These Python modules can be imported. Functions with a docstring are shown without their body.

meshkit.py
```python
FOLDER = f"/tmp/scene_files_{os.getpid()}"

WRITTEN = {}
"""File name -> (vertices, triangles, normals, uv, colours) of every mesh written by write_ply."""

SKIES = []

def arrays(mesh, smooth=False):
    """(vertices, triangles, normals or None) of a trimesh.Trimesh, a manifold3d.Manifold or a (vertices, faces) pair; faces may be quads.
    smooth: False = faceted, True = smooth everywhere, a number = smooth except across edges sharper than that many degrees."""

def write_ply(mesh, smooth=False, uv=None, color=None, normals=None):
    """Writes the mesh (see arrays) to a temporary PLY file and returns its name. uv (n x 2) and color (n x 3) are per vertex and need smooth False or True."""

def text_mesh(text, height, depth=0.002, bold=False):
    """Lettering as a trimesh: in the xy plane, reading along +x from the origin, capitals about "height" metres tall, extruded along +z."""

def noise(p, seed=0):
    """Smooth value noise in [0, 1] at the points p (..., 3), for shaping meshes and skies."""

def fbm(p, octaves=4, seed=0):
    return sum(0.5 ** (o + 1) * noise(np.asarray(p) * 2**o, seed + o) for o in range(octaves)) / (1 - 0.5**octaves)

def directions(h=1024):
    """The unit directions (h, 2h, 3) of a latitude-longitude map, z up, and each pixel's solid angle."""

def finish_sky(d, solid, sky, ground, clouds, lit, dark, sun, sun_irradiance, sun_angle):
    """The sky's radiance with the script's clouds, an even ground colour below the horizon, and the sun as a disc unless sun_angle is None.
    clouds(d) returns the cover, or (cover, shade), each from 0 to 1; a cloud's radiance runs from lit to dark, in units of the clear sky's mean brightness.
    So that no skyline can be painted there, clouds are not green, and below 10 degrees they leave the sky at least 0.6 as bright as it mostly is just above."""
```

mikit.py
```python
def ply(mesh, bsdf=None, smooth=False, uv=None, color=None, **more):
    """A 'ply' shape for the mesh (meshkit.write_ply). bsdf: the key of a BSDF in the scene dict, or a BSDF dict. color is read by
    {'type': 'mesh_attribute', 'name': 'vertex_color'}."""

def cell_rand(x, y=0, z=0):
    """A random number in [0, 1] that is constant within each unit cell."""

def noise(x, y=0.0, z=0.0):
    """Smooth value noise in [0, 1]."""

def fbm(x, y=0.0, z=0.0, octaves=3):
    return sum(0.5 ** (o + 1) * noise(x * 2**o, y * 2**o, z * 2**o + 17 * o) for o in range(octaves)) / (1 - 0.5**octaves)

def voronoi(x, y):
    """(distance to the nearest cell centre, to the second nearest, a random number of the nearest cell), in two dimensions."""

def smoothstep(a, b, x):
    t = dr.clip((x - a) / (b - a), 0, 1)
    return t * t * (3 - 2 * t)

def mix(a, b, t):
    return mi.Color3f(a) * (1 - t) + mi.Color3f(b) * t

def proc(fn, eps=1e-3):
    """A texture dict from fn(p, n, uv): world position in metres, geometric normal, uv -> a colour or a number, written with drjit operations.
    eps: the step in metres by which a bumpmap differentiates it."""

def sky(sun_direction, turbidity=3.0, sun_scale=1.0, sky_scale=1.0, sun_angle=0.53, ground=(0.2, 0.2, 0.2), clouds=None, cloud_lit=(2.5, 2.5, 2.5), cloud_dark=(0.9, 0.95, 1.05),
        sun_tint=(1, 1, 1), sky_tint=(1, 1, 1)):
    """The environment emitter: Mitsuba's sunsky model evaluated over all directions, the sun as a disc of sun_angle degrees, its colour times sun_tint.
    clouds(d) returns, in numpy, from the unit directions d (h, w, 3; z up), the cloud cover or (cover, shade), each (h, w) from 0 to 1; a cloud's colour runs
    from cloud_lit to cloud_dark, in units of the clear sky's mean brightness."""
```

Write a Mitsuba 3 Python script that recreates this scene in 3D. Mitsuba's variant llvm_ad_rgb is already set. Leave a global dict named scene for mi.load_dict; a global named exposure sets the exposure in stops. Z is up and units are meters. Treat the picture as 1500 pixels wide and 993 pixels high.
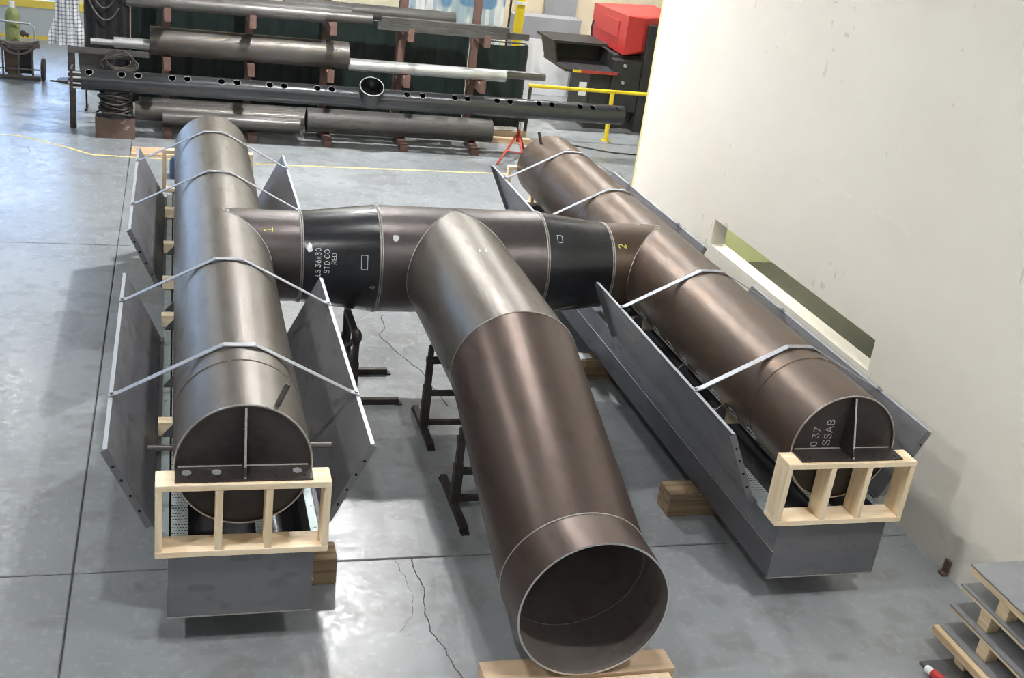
import math, random
import numpy as np, trimesh, mitsuba as mi, mikit, meshkit
import manifold3d as m3
from shapely.geometry import Polygon, Point, box as sbox
import shapely

random.seed(7); np.random.seed(7)
T = mi.ScalarTransform4f
scene = {'type': 'scene'}
labels = {}

# ------------------------------------------------------------------ camera, light, exposure
FPX = 1678.53
CAM = np.array([-0.39337, -5.72672, 4.41233])
FWD = np.array([0.2846212, 0.87816368, -0.38447279])
UPV = np.array([-0.00846837, 0.40334819, 0.91500739])
scene['camera'] = {'type': 'perspective', 'fov': math.degrees(2 * math.atan(750 / FPX)), 'fov_axis': 'x',
                   'near_clip': 0.05, 'far_clip': 200.0,
                   'to_world': T().look_at(origin=CAM.tolist(), target=(CAM + FWD).tolist(), up=UPV.tolist())}
exposure = 1.42
scene['sky'] = mikit.sky([-0.5, 0.3, 0.8], turbidity=4.0, sun_scale=0.0, sky_scale=6.5, sky_tint=(0.7, 0.95, 1.3),
                         clouds=lambda d: (0.55 + 0 * d[..., 0], 0.2 + 0 * d[..., 0]),
                         cloud_lit=(1.5, 2.0, 2.8), cloud_dark=(0.95, 1.3, 1.8))
LAMP_COLOR = (0.985, 0.98, 0.955)

# x, y, z, radiance
LAMPS = [(-2.6, -9.0, 6.2, 170), (2.4, -9.0, 6.2, 200),
         (-3.3, -1.8, 5.8, 260), (-0.6, -0.9, 6.2, 250), (1.6, 3.2, 6.2, 230), (-3.3, 4.2, 6.0, 180),
         (4.2, -2.4, 6.2, 330), (1.9, 9.1, 6.2, 1450), (4.5, 8.8, 6.2, 260), (-3.3, 10.5, 6.2, 160),
         (-3.4, 16.5, 6.6, 180), (1.9, 16.5, 6.6, 290), (6.6, 14.6, 6.4, 900)]

# ------------------------------------------------------------------ helpers
def key_of(base):
    if base not in scene and base not in labels and not any(k.startswith(base + '__') for k in scene):
        return base
    i = 1
    while True:
        k = '%s_%03d' % (base, i)
        if k not in scene and k not in labels and not any(q.startswith(k + '__') for q in scene):
            return k
        i += 1

def thing(name, label, cat, group=None):
    k = key_of(name)
    labels[k] = {'label': label, 'category': cat}
    if group:
        labels[k]['group'] = group
    return k

def part(root, name, mesh, bsdf, smooth=False, label=None, uv=None, stuff=False):
    k = key_of(root + '__' + name)
    scene[k] = mikit.ply(mesh, bsdf, smooth=smooth)
    if label or stuff:
        labels[k] = {}
        if label: labels[k]['label'] = label
        if stuff: labels[k]['kind'] = 'stuff'
    return k

def solo(name, label, cat, mesh, bsdf, smooth=False, group=None, kind=None):
    k = thing(name, label, cat, group)
    if kind: labels[k]['kind'] = kind
    scene[k] = mikit.ply(mesh, bsdf, smooth=smooth)
    return k

def struct(name, mesh, bsdf, label, cat, smooth=False):
    k = key_of(name)
    scene[k] = mikit.ply(mesh, bsdf, smooth=smooth)
    labels[k] = {'label': label, 'category': cat, 'kind': 'structure'}
    return k

def cat_(*ms):
    ms = [m for q in ms for m in (q if isinstance(q, (list, tuple)) else [q])]
    return trimesh.util.concatenate(ms)

def bx(x0, x1, y0, y1, z0, z1, c=0.0):
    if c <= 0:
        m = trimesh.creation.box(extents=(x1 - x0, y1 - y0, z1 - z0))
        m.apply_translation(((x0 + x1) / 2, (y0 + y1) / 2, (z0 + z1) / 2))
        return m
    pts = []
    for X in ((x0, x0 + c), (x1, x1 - c)):
        for Y in ((y0, y0 + c), (y1, y1 - c)):
            for Z in ((z0, z0 + c), (z1, z1 - c)):
                pts += [(X[0], Y[1], Z[1]), (X[1], Y[0], Z[1]), (X[1], Y[1], Z[0])]
    return trimesh.convex.convex_hull(np.array(pts))

def hull(pts):
    return trimesh.convex.convex_hull(np.array(pts, float))

def plate(quad, t):
    """thin plate from a planar polygon (list of 3d pts), thickness t centred on it"""
    q = np.array(quad, float)
    n = np.cross(q[1] - q[0], q[2] - q[0]); n /= np.linalg.norm(n)
    return hull(np.vstack([q + n * t / 2, q - n * t / 2]))

def beam(p0, p1, w, h, up=(0, 0, 1)):
    p0, p1 = np.array(p0, float), np.array(p1, float)
    d = p1 - p0; d /= np.linalg.norm(d)
    s = np.cross(d, up)
    if np.linalg.norm(s) < 1e-6: s = np.cross(d, (0, 1, 0))
    s /= np.linalg.norm(s); u = np.cross(s, d)
    return hull([p + a * s * w / 2 + b * u * h / 2 for p in (p0, p1) for a in (-1, 1) for b in (-1, 1)])

def tube(path, r, n=10, closed=False, caps=True):
    P = np.array(path, float); m = len(P)
    if closed:
        tan = np.roll(P, -1, 0) - np.roll(P, 1, 0)
    else:
        tan = np.gradient(P, axis=0)
    tan /= np.linalg.norm(tan, axis=1, keepdims=True)
    ref = np.array([0, 0, 1.0]) if abs(tan[0][2]) < 0.9 else np.array([0, 1.0, 0])
    u = np.cross(tan[0], ref); u /= np.linalg.norm(u)
    V, a = [], np.arange(n) * 2 * np.pi / n
    rr = np.broadcast_to(r, (m,))
    for i in range(m):
        u = u - tan[i] * (u @ tan[i]); u /= np.linalg.norm(u)
        v = np.cross(tan[i], u)
        V.append(P[i] + rr[i] * (np.cos(a)[:, None] * u + np.sin(a)[:, None] * v))
    V = np.vstack(V); F = []
    for i in range(m if closed else m - 1):
        j = (i + 1) % m
        for k in range(n):
            l = (k + 1) % n
            F += [[i * n + k, i * n + l, j * n + l], [i * n + k, j * n + l, j * n + k]]
    if caps and not closed:
        V = np.vstack([V, P[0], P[-1]]); c0, c1 = len(V) - 2, len(V) - 1
        for k in range(n):
            l = (k + 1) % n
            F += [[c0, l, k], [c1, (m - 1) * n + k, (m - 1) * n + l]]
    return trimesh.Trimesh(V, np.array(F), process=False)

def rod(p0, p1, r, n=14):
    return tube([p0, p1], r, n)

NS = 120
def ring(c, ax, r, n=NS, normal=None):
    """ring where the tube of axis ax, radius r is cut by the plane through c with the given normal"""
    ax = np.array(ax, float) / np.linalg.norm(ax)
    u = np.cross(ax, (0, 0, 1.0))
    if np.linalg.norm(u) < 1e-6: u = np.array([1.0, 0, 0])
    u /= np.linalg.norm(u); v = np.cross(u, ax)
    a = np.arange(n) * 2 * np.pi / n
    p = np.array(c) + r * (np.cos(a)[:, None] * u + np.sin(a)[:, None] * v)
    if normal is not None:
        normal = np.array(normal, float)
        p = p - ((p - np.array(c)) @ normal / (ax @ normal))[:, None] * ax
    return p

def loft(rings, cap0=False, cap1=False, flip=False):
    n = len(rings[0]); V = np.vstack(rings); F = []
    for i in range(len(rings) - 1):
        k = np.arange(n); l = (k + 1) % n
        F.append(np.stack([i * n + k, i * n + l, (i + 1) * n + l], 1)); F.append(np.stack([i * n + k, (i + 1) * n + l, (i + 1) * n + k], 1))
    for on, i in ((cap0, 0), (cap1, len(rings) - 1)):
        if on:
            V = np.vstack([V, rings[i].mean(0)]); c = len(V) - 1
            k = np.arange(n); l = (k + 1) % n
            f = np.stack([i * n + k, i * n + l, np.full(n, c)], 1)
            F.append(f[:, ::-1] if i == 0 else f)
    F = np.vstack(F)
    m = trimesh.Trimesh(V, F, process=False)
    return m

def shell(c0, c1, ax, R, t=0.0127, n0=None, n1=None, n=NS):
    ro, ri = (R, R - t) if np.isscalar(R) else (R[0], R[0] - t)
    ro1, ri1 = (R, R - t) if np.isscalar(R) else (R[1], R[1] - t)
    return loft([ring(c0, ax, ri, n, n0), ring(c0, ax, ro, n, n0), ring(c1, ax, ro1, n, n1), ring(c1, ax, ri1, n, n1), ring(c0, ax, ri, n, n0)])

def man(mesh):
    m = trimesh.Trimesh(mesh.vertices, mesh.faces); m.merge_vertices(); m.update_faces(m.nondegenerate_faces())
    if m.volume < 0: m.invert()
    return m3.Manifold(m3.Mesh(np.asarray(m.vertices, np.float32), np.asarray(m.faces, np.uint32)))

def unman(m):
    q = m.to_mesh(); return trimesh.Trimesh(q.vert_properties[:, :3], q.tri_verts, process=False)

def solid_cyl(c0, c1, r, n=NS):
    d = np.array(c1, float) - np.array(c0, float)
    return loft([ring(c0, d, r, n), ring(c1, d, r, n)], True, True)

def extrude(poly, h):
    return trimesh.creation.extrude_polygon(poly, h, engine='earcut')

def orient(mesh, ex, ey, ez, o):
    """map local x, y, z to world directions"""
    M = np.eye(4); M[:3, 0], M[:3, 1], M[:3, 2], M[:3, 3] = ex, ey, ez, o
    m = mesh.copy(); m.apply_transform(M)
    if np.linalg.det(M[:3, :3]) < 0: m.invert()
    return m

def moved(mesh, d):
    m = mesh.copy(); m.apply_translation(d); return m

# ------------------------------------------------------------------ materials
fbm, noise, sstep, mix = mikit.fbm, mikit.noise, mikit.smoothstep, mikit.mix

def pr(name, color, rough=0.5, metallic=0.0, spec=0.5, bump=None, bscale=0.0, eps=2e-3, **kw):
    d = {'type': 'principled', 'base_color': color if isinstance(color, dict) else {'type': 'rgb', 'value': list(color)},
         'roughness': rough, 'metallic': metallic, 'specular': spec, **kw}
    if bump is not None:
        d = {'type': 'bumpmap', 'arbitrary': mikit.proc(bump, eps), 'scale': bscale, 'bsdf': d}
    scene[name] = {'type': 'twosided', 'bsdf': d}
    return name

def steel_fn(a, b, c, sx, sy, sz, amt=0.35):
    def fn(p, n, uv):
        t = fbm(p.x * sx, p.y * sy, p.z * sz, 4)
        g = fbm(p.x * sx * 7 + 3, p.y * sy * 7, p.z * sz * 7 + 9, 2)
        col = mix(a, b, sstep(0.3, 0.7, t))
        return mix(col, c, sstep(0.58, 0.8, g) * amt)
    return mikit.proc(fn)

# mill-scale steel of the three pipes and the cross-over
pr('m_header_grey', steel_fn((.155, .138, .122), (.205, .19, .172), (.135, .10, .076), 2.2, 0.7, 2.2), 0.40, 0.72)
pr('m_header_rust', steel_fn((.115, .08, .061), (.145, .108, .087), (.18, .10, .045), 2.0, 0.9, 2.0, 0.4), 0.40, 0.62)
pr('m_branch', steel_fn((.118, .085, .073), (.155, .118, .104), (.105, .068, .056), 1.8, 0.8, 1.8, 0.4), 0.36, 0.7)
pr('m_stub', steel_fn((.10, .088, .087), (.135, .118, .117), (.10, .07, .06), 2, 2, 2, 0.4), 0.36, 0.72)
pr('m_reducer', steel_fn((.018, .019, .022), (.03, .032, .037), (.015, .015, .015), 3, 3, 3, 0.4), 0.24, 0.25, 0.7)
pr('m_weld', (.54, .52, .50), 0.38, 0.8)
pr('m_edge', (.62, .62, .62), 0.35, 0.85)
pr('m_disc', steel_fn((.036, .030, .030), (.056, .048, .047), (.08, .05, .04), 4, 4, 4, 0.4), 0.48, 0.35)
pr('m_inside', steel_fn((.16, .135, .125), (.20, .175, .165), (.15, .10, .09), 2, 2, 2, 0.4), 0.42, 0.15)
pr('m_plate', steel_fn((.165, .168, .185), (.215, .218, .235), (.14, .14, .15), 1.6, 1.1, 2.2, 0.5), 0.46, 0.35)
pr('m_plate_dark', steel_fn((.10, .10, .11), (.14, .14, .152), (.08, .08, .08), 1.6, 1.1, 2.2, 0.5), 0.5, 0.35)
pr('m_strap', (.34, .355, .385), 0.45, 0.5)
pr('m_lip', (.40, .43, .48), 0.48, 0.35)
pr('m_bright', (.60, .63, .66), 0.38, 0.7)
pr('m_bolt', (.25, .25, .27), 0.4, 0.8)

def perf_fn(p, n, uv):
    s = 0.016
    u, v = p.x / s, p.y / (s * 1.9)
    r = mi.Float(dr_floor(v))
    uu = u + 0.5 * (r - 2 * dr_floor(r / 2))
    fx, fy = uu - dr_floor(uu) - 0.5, (v - r - 0.5) * 1.9
    d = fx * fx + fy * fy
    return mix((.02, .02, .022), (.42, .46, .47), sstep(0.07, 0.11, d))
import drjit as dr
dr_floor = dr.floor
pr('m_perforated', mikit.proc(perf_fn), 0.45, 0.3)
pr('m_rim', (.40, .47, .48), 0.45, 0.5)

def wood_fn(a, b, ax, k=1.0):
    def fn(p, n, uv):
        q = [p.x, p.y, p.z]
        s = [30.0, 30.0, 30.0]; s[ax] = 1.6
        t = fbm(q[0] * s[0] * k, q[1] * s[1] * k, q[2] * s[2] * k, 3)
        w = noise(q[0] * 9 + 4, q[1] * 9, q[2] * 9 + 2)
        return mix(mix(a, b, sstep(0.35, 0.75, t)), b, sstep(0.72, 0.9, w) * 0.6)
    return mikit.proc(fn)
pr('m_pine_x', wood_fn((.94, .80, .59), (.86, .67, .44), 0), 0.6)
pr('m_pine_z', wood_fn((.94, .80, .59), (.84, .66, .43), 2), 0.6)
pr('m_pine_y', wood_fn((.80, .65, .44), (.64, .47, .27), 1), 0.6)
pr('m_timber', wood_fn((.27, .195, .11), (.17, .115, .07), 0), 0.8)
pr('m_plank', wood_fn((.62, .46, .31), (.48, .32, .19), 0, 0.6), 0.7)

def floor_fn(p, n, uv):
    a = fbm(p.x * 0.7, p.y * 0.7, 0.0, 4)
    b = fbm(p.x * 6 + 9, p.y * 6, 3.0, 4)
    c = fbm(p.x * 26, p.y * 26, 7.0, 2)
    col = mix((.225, .243, .258), (.29, .312, .328), sstep(0.3, 0.7, a))
    col = mix(col, (.195, .197, .20), sstep(0.52, 0.78, b) * 0.45)
    col = mix(col, (.40, .415, .425), sstep(0.6, 0.85, c) * 0.25)
    stain = sstep(0.66, 0.74, fbm(p.x * 2.3 + 31, p.y * 2.3 + 5, 1.0, 3))
    return mix(col, (.16, .155, .15), stain * 0.3)
def floor_rough(p, n, uv):
    return mi.Float(0.25 + 0.15 * sstep(0.3, 0.7, fbm(p.x * 34 + 2, p.y * 34, 1.0, 3)))
pr('m_floor', mikit.proc(floor_fn), mikit.proc(floor_rough), 0.0, 0.85,
   bump=lambda p, n, uv: fbm(p.x * 60, p.y * 60, 0.5, 2), bscale=0.0004, eps=4e-3)
pr('m_subfloor', (.12, .12, .12), 0.9)
pr('m_crack', (.10, .10, .105), 0.9)
pr('m_yellow_line', (.62, .50, .22), 0.6)

def cream_fn(p, n, uv):
    t = fbm(p.x * 1.2, p.y * 1.2, p.z * 1.2, 4)
    col = mix((.925, .88, .78), (.945, .905, .815), sstep(0.3, 0.7, t))
    mk = sstep(0.90, 0.93, noise(p.y * 17 + 3, p.z * 13 + 1)) * sstep(0.66, 0.7, noise(p.y * 1.9 + 5, p.z * 1.9))
    return mix(col, (.45, .41, .35), mk * 0.3)
pr('m_cream', mikit.proc(cream_fn), 0.42, 0.0, 0.35)
pr('m_cream_warm', (.88, .77, .58), 0.6)
pr('m_trim_yellow', (.80, .70, .32), 0.5)
pr('m_sill', (.86, .82, .70), 0.5)
pr('m_green_wall', (.74, .79, .42), 0.6)
pr('m_booth_floor', (.05, .048, .044), 0.5)
pr('m_wall_dark', (.30, .30, .28), 0.7)
pr('m_ceiling', (.22, .22, .215), 0.8)
pr('m_wall_far', mikit.proc(lambda p, n, uv: mix((.70, .66, .48), (.76, .73, .55), fbm(p.x, p.y, p.z * 2, 3))), 0.6)
pr('m_wall_grey', (.42, .46, .48), 0.6)
pr('m_stripe', (.72, .56, .10), 0.5)
pr('m_rack_red', mikit.proc(lambda p, n, uv: mix((.13, .07, .058), (.18, .105, .088), fbm(p.x * 9, p.y * 9, p.z * 9, 3))), 0.65)
pr('m_rust_box', mikit.proc(lambda p, n, uv: mix((.12, .075, .062), (.17, .115, .095), fbm(p.x * 6, p.y * 6, p.z * 6, 3))), 0.7)
pr('m_pipe_black', steel_fn((.05, .052, .057), (.08, .083, .09), (.04, .04, .04), 1, 3, 3, 0.4), 0.25, 0.6, 0.7)
pr('m_pipe_grey', steel_fn((.15, .142, .137), (.21, .202, .198), (.10, .08, .065), 1.2, 4, 4, 0.4), 0.40, 0.7)
pr('m_pipe_brown', steel_fn((.115, .105, .098), (.16, .152, .144), (.19, .12, .055), 1.6, 4, 4, 0.45), 0.42, 0.6)
pr('m_pipe_dull', steel_fn((.075, .072, .07), (.11, .107, .102), (.06, .052, .045), 1.2, 4, 4, 0.5), 0.55, 0.4)
pr('m_silver', (.62, .63, .63), 0.38, 0.75)
pr('m_hole', (.006, .006, .008), 0.7)
pr('m_curtain', mikit.proc(lambda p, n, uv: mix((.006, .013, .0125), (.014, .026, .024), fbm(p.x * 2, p.y, p.z * 3, 3))), 0.45, 0.0, 0.4)
pr('m_black', (.018, .018, .02), 0.5)
pr('m_machine', mikit.proc(lambda p, n, uv: mix((.02, .02, .022), (.045, .044, .045), fbm(p.x * 3, p.y * 3, p.z * 3, 3))), 0.5)
pr('m_red', (.55, .045, .045), 0.38)
pr('m_red_paint', (.42, .05, .04), 0.5)
pr('m_safety_yellow', (.80, .60, .03), 0.42)
pr('m_white', (.82, .83, .84), 0.5)
pr('m_grey_panel', (.36, .37, .40), 0.5)
pr('m_sheet', steel_fn((.25, .26, .28), (.32, .33, .35), (.22, .22, .23), 1, 1, 1, 0.4), 0.5, 0.35)
pr('m_cyl_green', (.25, .29, .11), 0.45)
pr('m_rubber', (.05, .05, .052), 0.7)
pr('m_hose', (.055, .05, .045), 0.6)
pr('m_cart', (.23, .20, .19), 0.55, 0.3)
pr('m_chalk', (.62, .64, .66), 0.9)
pr('m_chalk_dim', (.34, .31, .31), 0.9)
pr('m_chalk_yellow', (.75, .62, .15), 0.9)
pr('m_stand', steel_fn((.045, .04, .038), (.075, .065, .06), (.05, .035, .03), 5, 5, 5, 0.4), 0.5, 0.4)
pr('m_blue', (.05, .09, .18), 0.45)
pr('m_lamp_housing', (.7, .7, .7), 0.4, 0.5)
def shirt_fn(p, n, uv):
    u, v = p.x * 17, p.z * 16
    a = sstep(0.32, 0.40, dr.abs(u - dr_floor(u) - 0.5)); b = sstep(0.32, 0.40, dr.abs(v - dr_floor(v) - 0.5))
    return mix((.78, .80, .82), (.10, .12, .20), (a + b) * 0.5)
pr('m_shirt', mikit.proc(shirt_fn), 0.85)
def plastic_fn(p, n, uv):
    t = noise(p.x * 14, p.z * 1.5, 2.0)
    return mix(mix((.80, .83, .82), (.45, .55, .62), sstep(0.45, 0.6, t)), (.18, .33, .50), sstep(0.64, 0.74, noise(p.x * 5 + 3, p.z * 3, 5)))
pr('m_plastic', mikit.proc(plastic_fn), 0.3)

# ------------------------------------------------------------------ the building
WX = 5.054
sub = bx(-14, 14, -12, 24, -0.35, -0.02)
struct('floor', sub, 'm_subfloor', 'grey concrete workshop floor with saw-cut joints and cracks', 'floor')
xs = [-14, -7.13, -0.971, 5.19, 14]; ys = [-12, -5.51, 0.653, 6.811, 12.97, 24]
for i in range(len(xs) - 1):
    for j in range(len(ys) - 1):
        g = 0.0055
        part('floor', 'slab', bx(xs[i] + g, xs[i + 1] - g, ys[j] + g, ys[j + 1] - g, -0.12, 0.0, 0.006), 'm_floor')

def ribbon(pts, w, z, jitter=0.0):
    P = np.array(pts, float)
    if jitter:
        Q = [P[0]]
        for a, b in zip(P[:-1], P[1:]):
            for t in (0.33, 0.66):
                Q.append(a + (b - a) * t + np.random.uniform(-jitter, jitter, 2))
            Q.append(b)
        P = np.array(Q)
    d = np.gradient(P, axis=0); d /= np.linalg.norm(d, axis=1, keepdims=True)
    s = np.stack([-d[:, 1], d[:, 0]], 1)
    ww = np.broadcast_to(w, (len(P),))[:, None] if not jitter else (w * np.random.uniform(0.6, 1.3, len(P)))[:, None]
    A, B = P + s * ww / 2, P - s * ww / 2
    V = np.vstack([np.c_[A, np.full(len(P), z)], np.c_[B, np.full(len(P), z)]])
    n = len(P)
    F = [[i, n + i, n + i + 1] for i in range(n - 1)] + [[i, n + i + 1, i + 1] for i in range(n - 1)]
    return trimesh.Trimesh(V, np.array(F), process=False)

part('floor', 'crack', ribbon([(1.652, 4.92), (1.628, 4.64), (1.541, 4.43), (1.621, 4.11), (1.731, 3.8), (1.805, 3.58), (1.83, 3.3), (1.9, 2.9)], 0.012, 0.0008, 0.02), 'm_crack', label='hairline crack in the concrete')
part('floor', 'crack', ribbon([(1.171, 0.645), (1.163, 0.548), (1.184, 0.391), (1.183, 0.241), (1.142, 0.03), (1.143, -0.14), (1.192, -0.277), (1.215, -0.407), (1.237, -0.533), (1.3, -0.8), (1.28, -1.2)], 0.008, 0.0008, 0.012), 'm_crack')
part('floor', 'crack', ribbon([(1.05, 0.645), (1.07, 0.55), (1.09, 0.40), (1.10, 0.2), (1.06, 0.02), (0.96, -0.12)], 0.004, 0.0008, 0.01), 'm_crack')
part('floor', 'crack', ribbon([(-0.96, 3.15), (-0.8, 3.2), (-0.55, 3.18), (-0.3, 3.2)], 0.006, 0.0008, 0.01), 'm_crack')
part('floor', 'painted_line', ribbon([(-6.5, 11.6), (-2.45, 11.3), (-1.78, 10.80), (-1.46, 10.50), (-0.97, 10.48), (0.63, 10.44), (4.23, 10.6), (5.0, 10.6)], 0.055, 0.001), 'm_yellow_line', label='faded yellow line painted on the concrete')

struct('ceiling', bx(-14, 14, -12, 24, 8.0, 8.2), 'm_ceiling', 'pale ceiling of the workshop', 'ceiling')
# right partition with the long low opening (y 1.64 to 4.77, z 0.925 to 1.2)
OY0, OY1, OZ0, OZ1 = 1.64, 4.775, 0.92, 1.205
wall_poly = Polygon([(-12, 0), (7.09, 0), (7.09, 8), (-12, 8)], [[(OY0, OZ0), (OY1, OZ0), (OY1, OZ1), (OY0, OZ1)]])
wr = orient(extrude(wall_poly, 0.16), (0, 1, 0), (0, 0, 1), (1, 0, 0), (WX, 0, 0))
struct('wall_right', wr, 'm_cream', 'tall cream painted partition wall on the right with a long low opening', 'wall')
part('wall_right', 'corner_trim', bx(WX - 0.004, WX + 0.17, 7.09, 7.125, 0, 8), 'm_trim_yellow', label='yellowish corner strip on the end of the partition')
part('wall_right', 'opening_sill', bx(WX + 0.0, WX + 0.17, OY0, OY1, OZ0, OZ0 + 0.012), 'm_sill', label='bright sill board in the opening')
part('wall_right', 'seam_batten', beam((WX - 0.001, 3.15, 2.16), (WX - 0.001, 1.55, 2.13), 0.002, 0.010), 'm_cream')
part('wall_right', 'wall_bracket', cat_(bx(WX - 0.02, WX - 0.002, 0.10, 0.16, 0.02, 0.12), bx(WX - 0.05, WX - 0.002, 0.10, 0.16, 0.0, 0.02)), 'm_rust_box', label='small rusty bracket at the foot of the partition')
struct('wall_booth', cat_(bx(WX + 0.16, 10.0, 6.83, 6.95, 0, 8)), 'm_green_wall', 'yellow-green wall seen through the opening in the partition', 'wall')
struct('floor_booth', bx(WX + 0.17, 10.0, -4, 6.82, 0.0, 0.03), 'm_booth_floor', 'dark floor seen through the opening in the partition', 'floor')
struct('wall_back', cat_(bx(-14, -9.0, 19.0, 19.2, 0, 8), bx(-2.2, 14, 19.0, 19.2, 0, 8), bx(-9.0, -2.2, 19.0, 19.2, 4.2, 8)), 'm_wall_far', 'pale yellow back wall of the workshop with the open dock door at the left', 'wall')
part('wall_back', 'barrier_panel', bx(-9.0, -1.6, 18.88, 18.98, 0.06, 0.60), 'm_wall_grey', label='grey lower wall panel')
part('wall_back', 'yellow_stripe', bx(-9.0, -1.6, 18.86, 18.99, 0.60, 0.74), 'm_stripe', label='yellow stripe along the wall')
part('wall_back', 'yellow_stripe', bx(-9.0, -1.6, 18.86, 18.99, 0.0, 0.06), 'm_stripe', label='yellow stripe along the wall foot')
struct('wall_left', bx(-9.4, -9.2, -12, 19.2, 0, 8), 'm_wall_grey', 'outer wall on the left', 'wall')
struct('wall_front', bx(-14, 14, -12.2, -12.0, 0, 8), 'm_wall_grey', 'wall behind the viewer', 'wall')
struct('wall_far_right', bx(13.8, 14, -12, 19, 0, 8), 'm_cream', 'outer wall on the right', 'wall')

# ------------------------------------------------------------------ lamps
for i, (x, y, z, power) in enumerate(LAMPS):
    k = thing('high_bay_lamp', 'high bay lamp hanging under the ceiling', 'lamp', 'high bay lamps under the ceiling')
    a = np.arange(25) * 2 * np.pi / 24
    prof = [(0.07, 0.42), (0.10, 0.40), (0.20, 0.22), (0.27, 0.02), (0.27, 0.0), (0.255, 0.0), (0.19, 0.21), (0.09, 0.38), (0.0, 0.38)]
    hs = trimesh.creation.revolve(np.array(prof), sections=32); hs.apply_translation((x, y, z))
    part(k, 'housing', hs, 'm_lamp_housing', smooth=40)
    part(k, 'suspension_rod', rod((x, y, z + 0.40), (x, y, 8.0), 0.012, 8), 'm_lamp_housing')
    disc_v = np.vstack([ring((x, y, z + 0.012), (0, 0, -1), 0.13, 24), [[x, y, z + 0.012]]])
    q = np.arange(24)
    d = trimesh.Trimesh(disc_v, np.stack([q, (q + 1) % 24, np.full(24, 24)], 1), process=False)
    if d.face_normals[0][2] > 0: d.invert()
    kk = part(k, 'lens', d, 'm_white')
    scene[kk]['emitter'] = {'type': 'area', 'radiance': {'type': 'rgb', 'value': [power * c for c in LAMP_COLOR]}}
k = thing('booth_lamp', 'lamp lighting the green wall behind the partition', 'lamp')
part(k, 'housing', bx(5.7, 7.1, 5.9, 6.2, 2.9, 3.0, 0.01), 'm_lamp_housing')
d = trimesh.Trimesh([(5.75, 5.95, 2.895), (7.05, 5.95, 2.895), (7.05, 6.15, 2.895), (5.75, 6.15, 2.895)], [[0, 2, 1], [0, 3, 2]], process=False)
kk = part(k, 'lens', d, 'm_white'); scene[kk]['emitter'] = {'type': 'area', 'radiance': {'type': 'rgb', 'value': [55, 55, 48]}}
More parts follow.
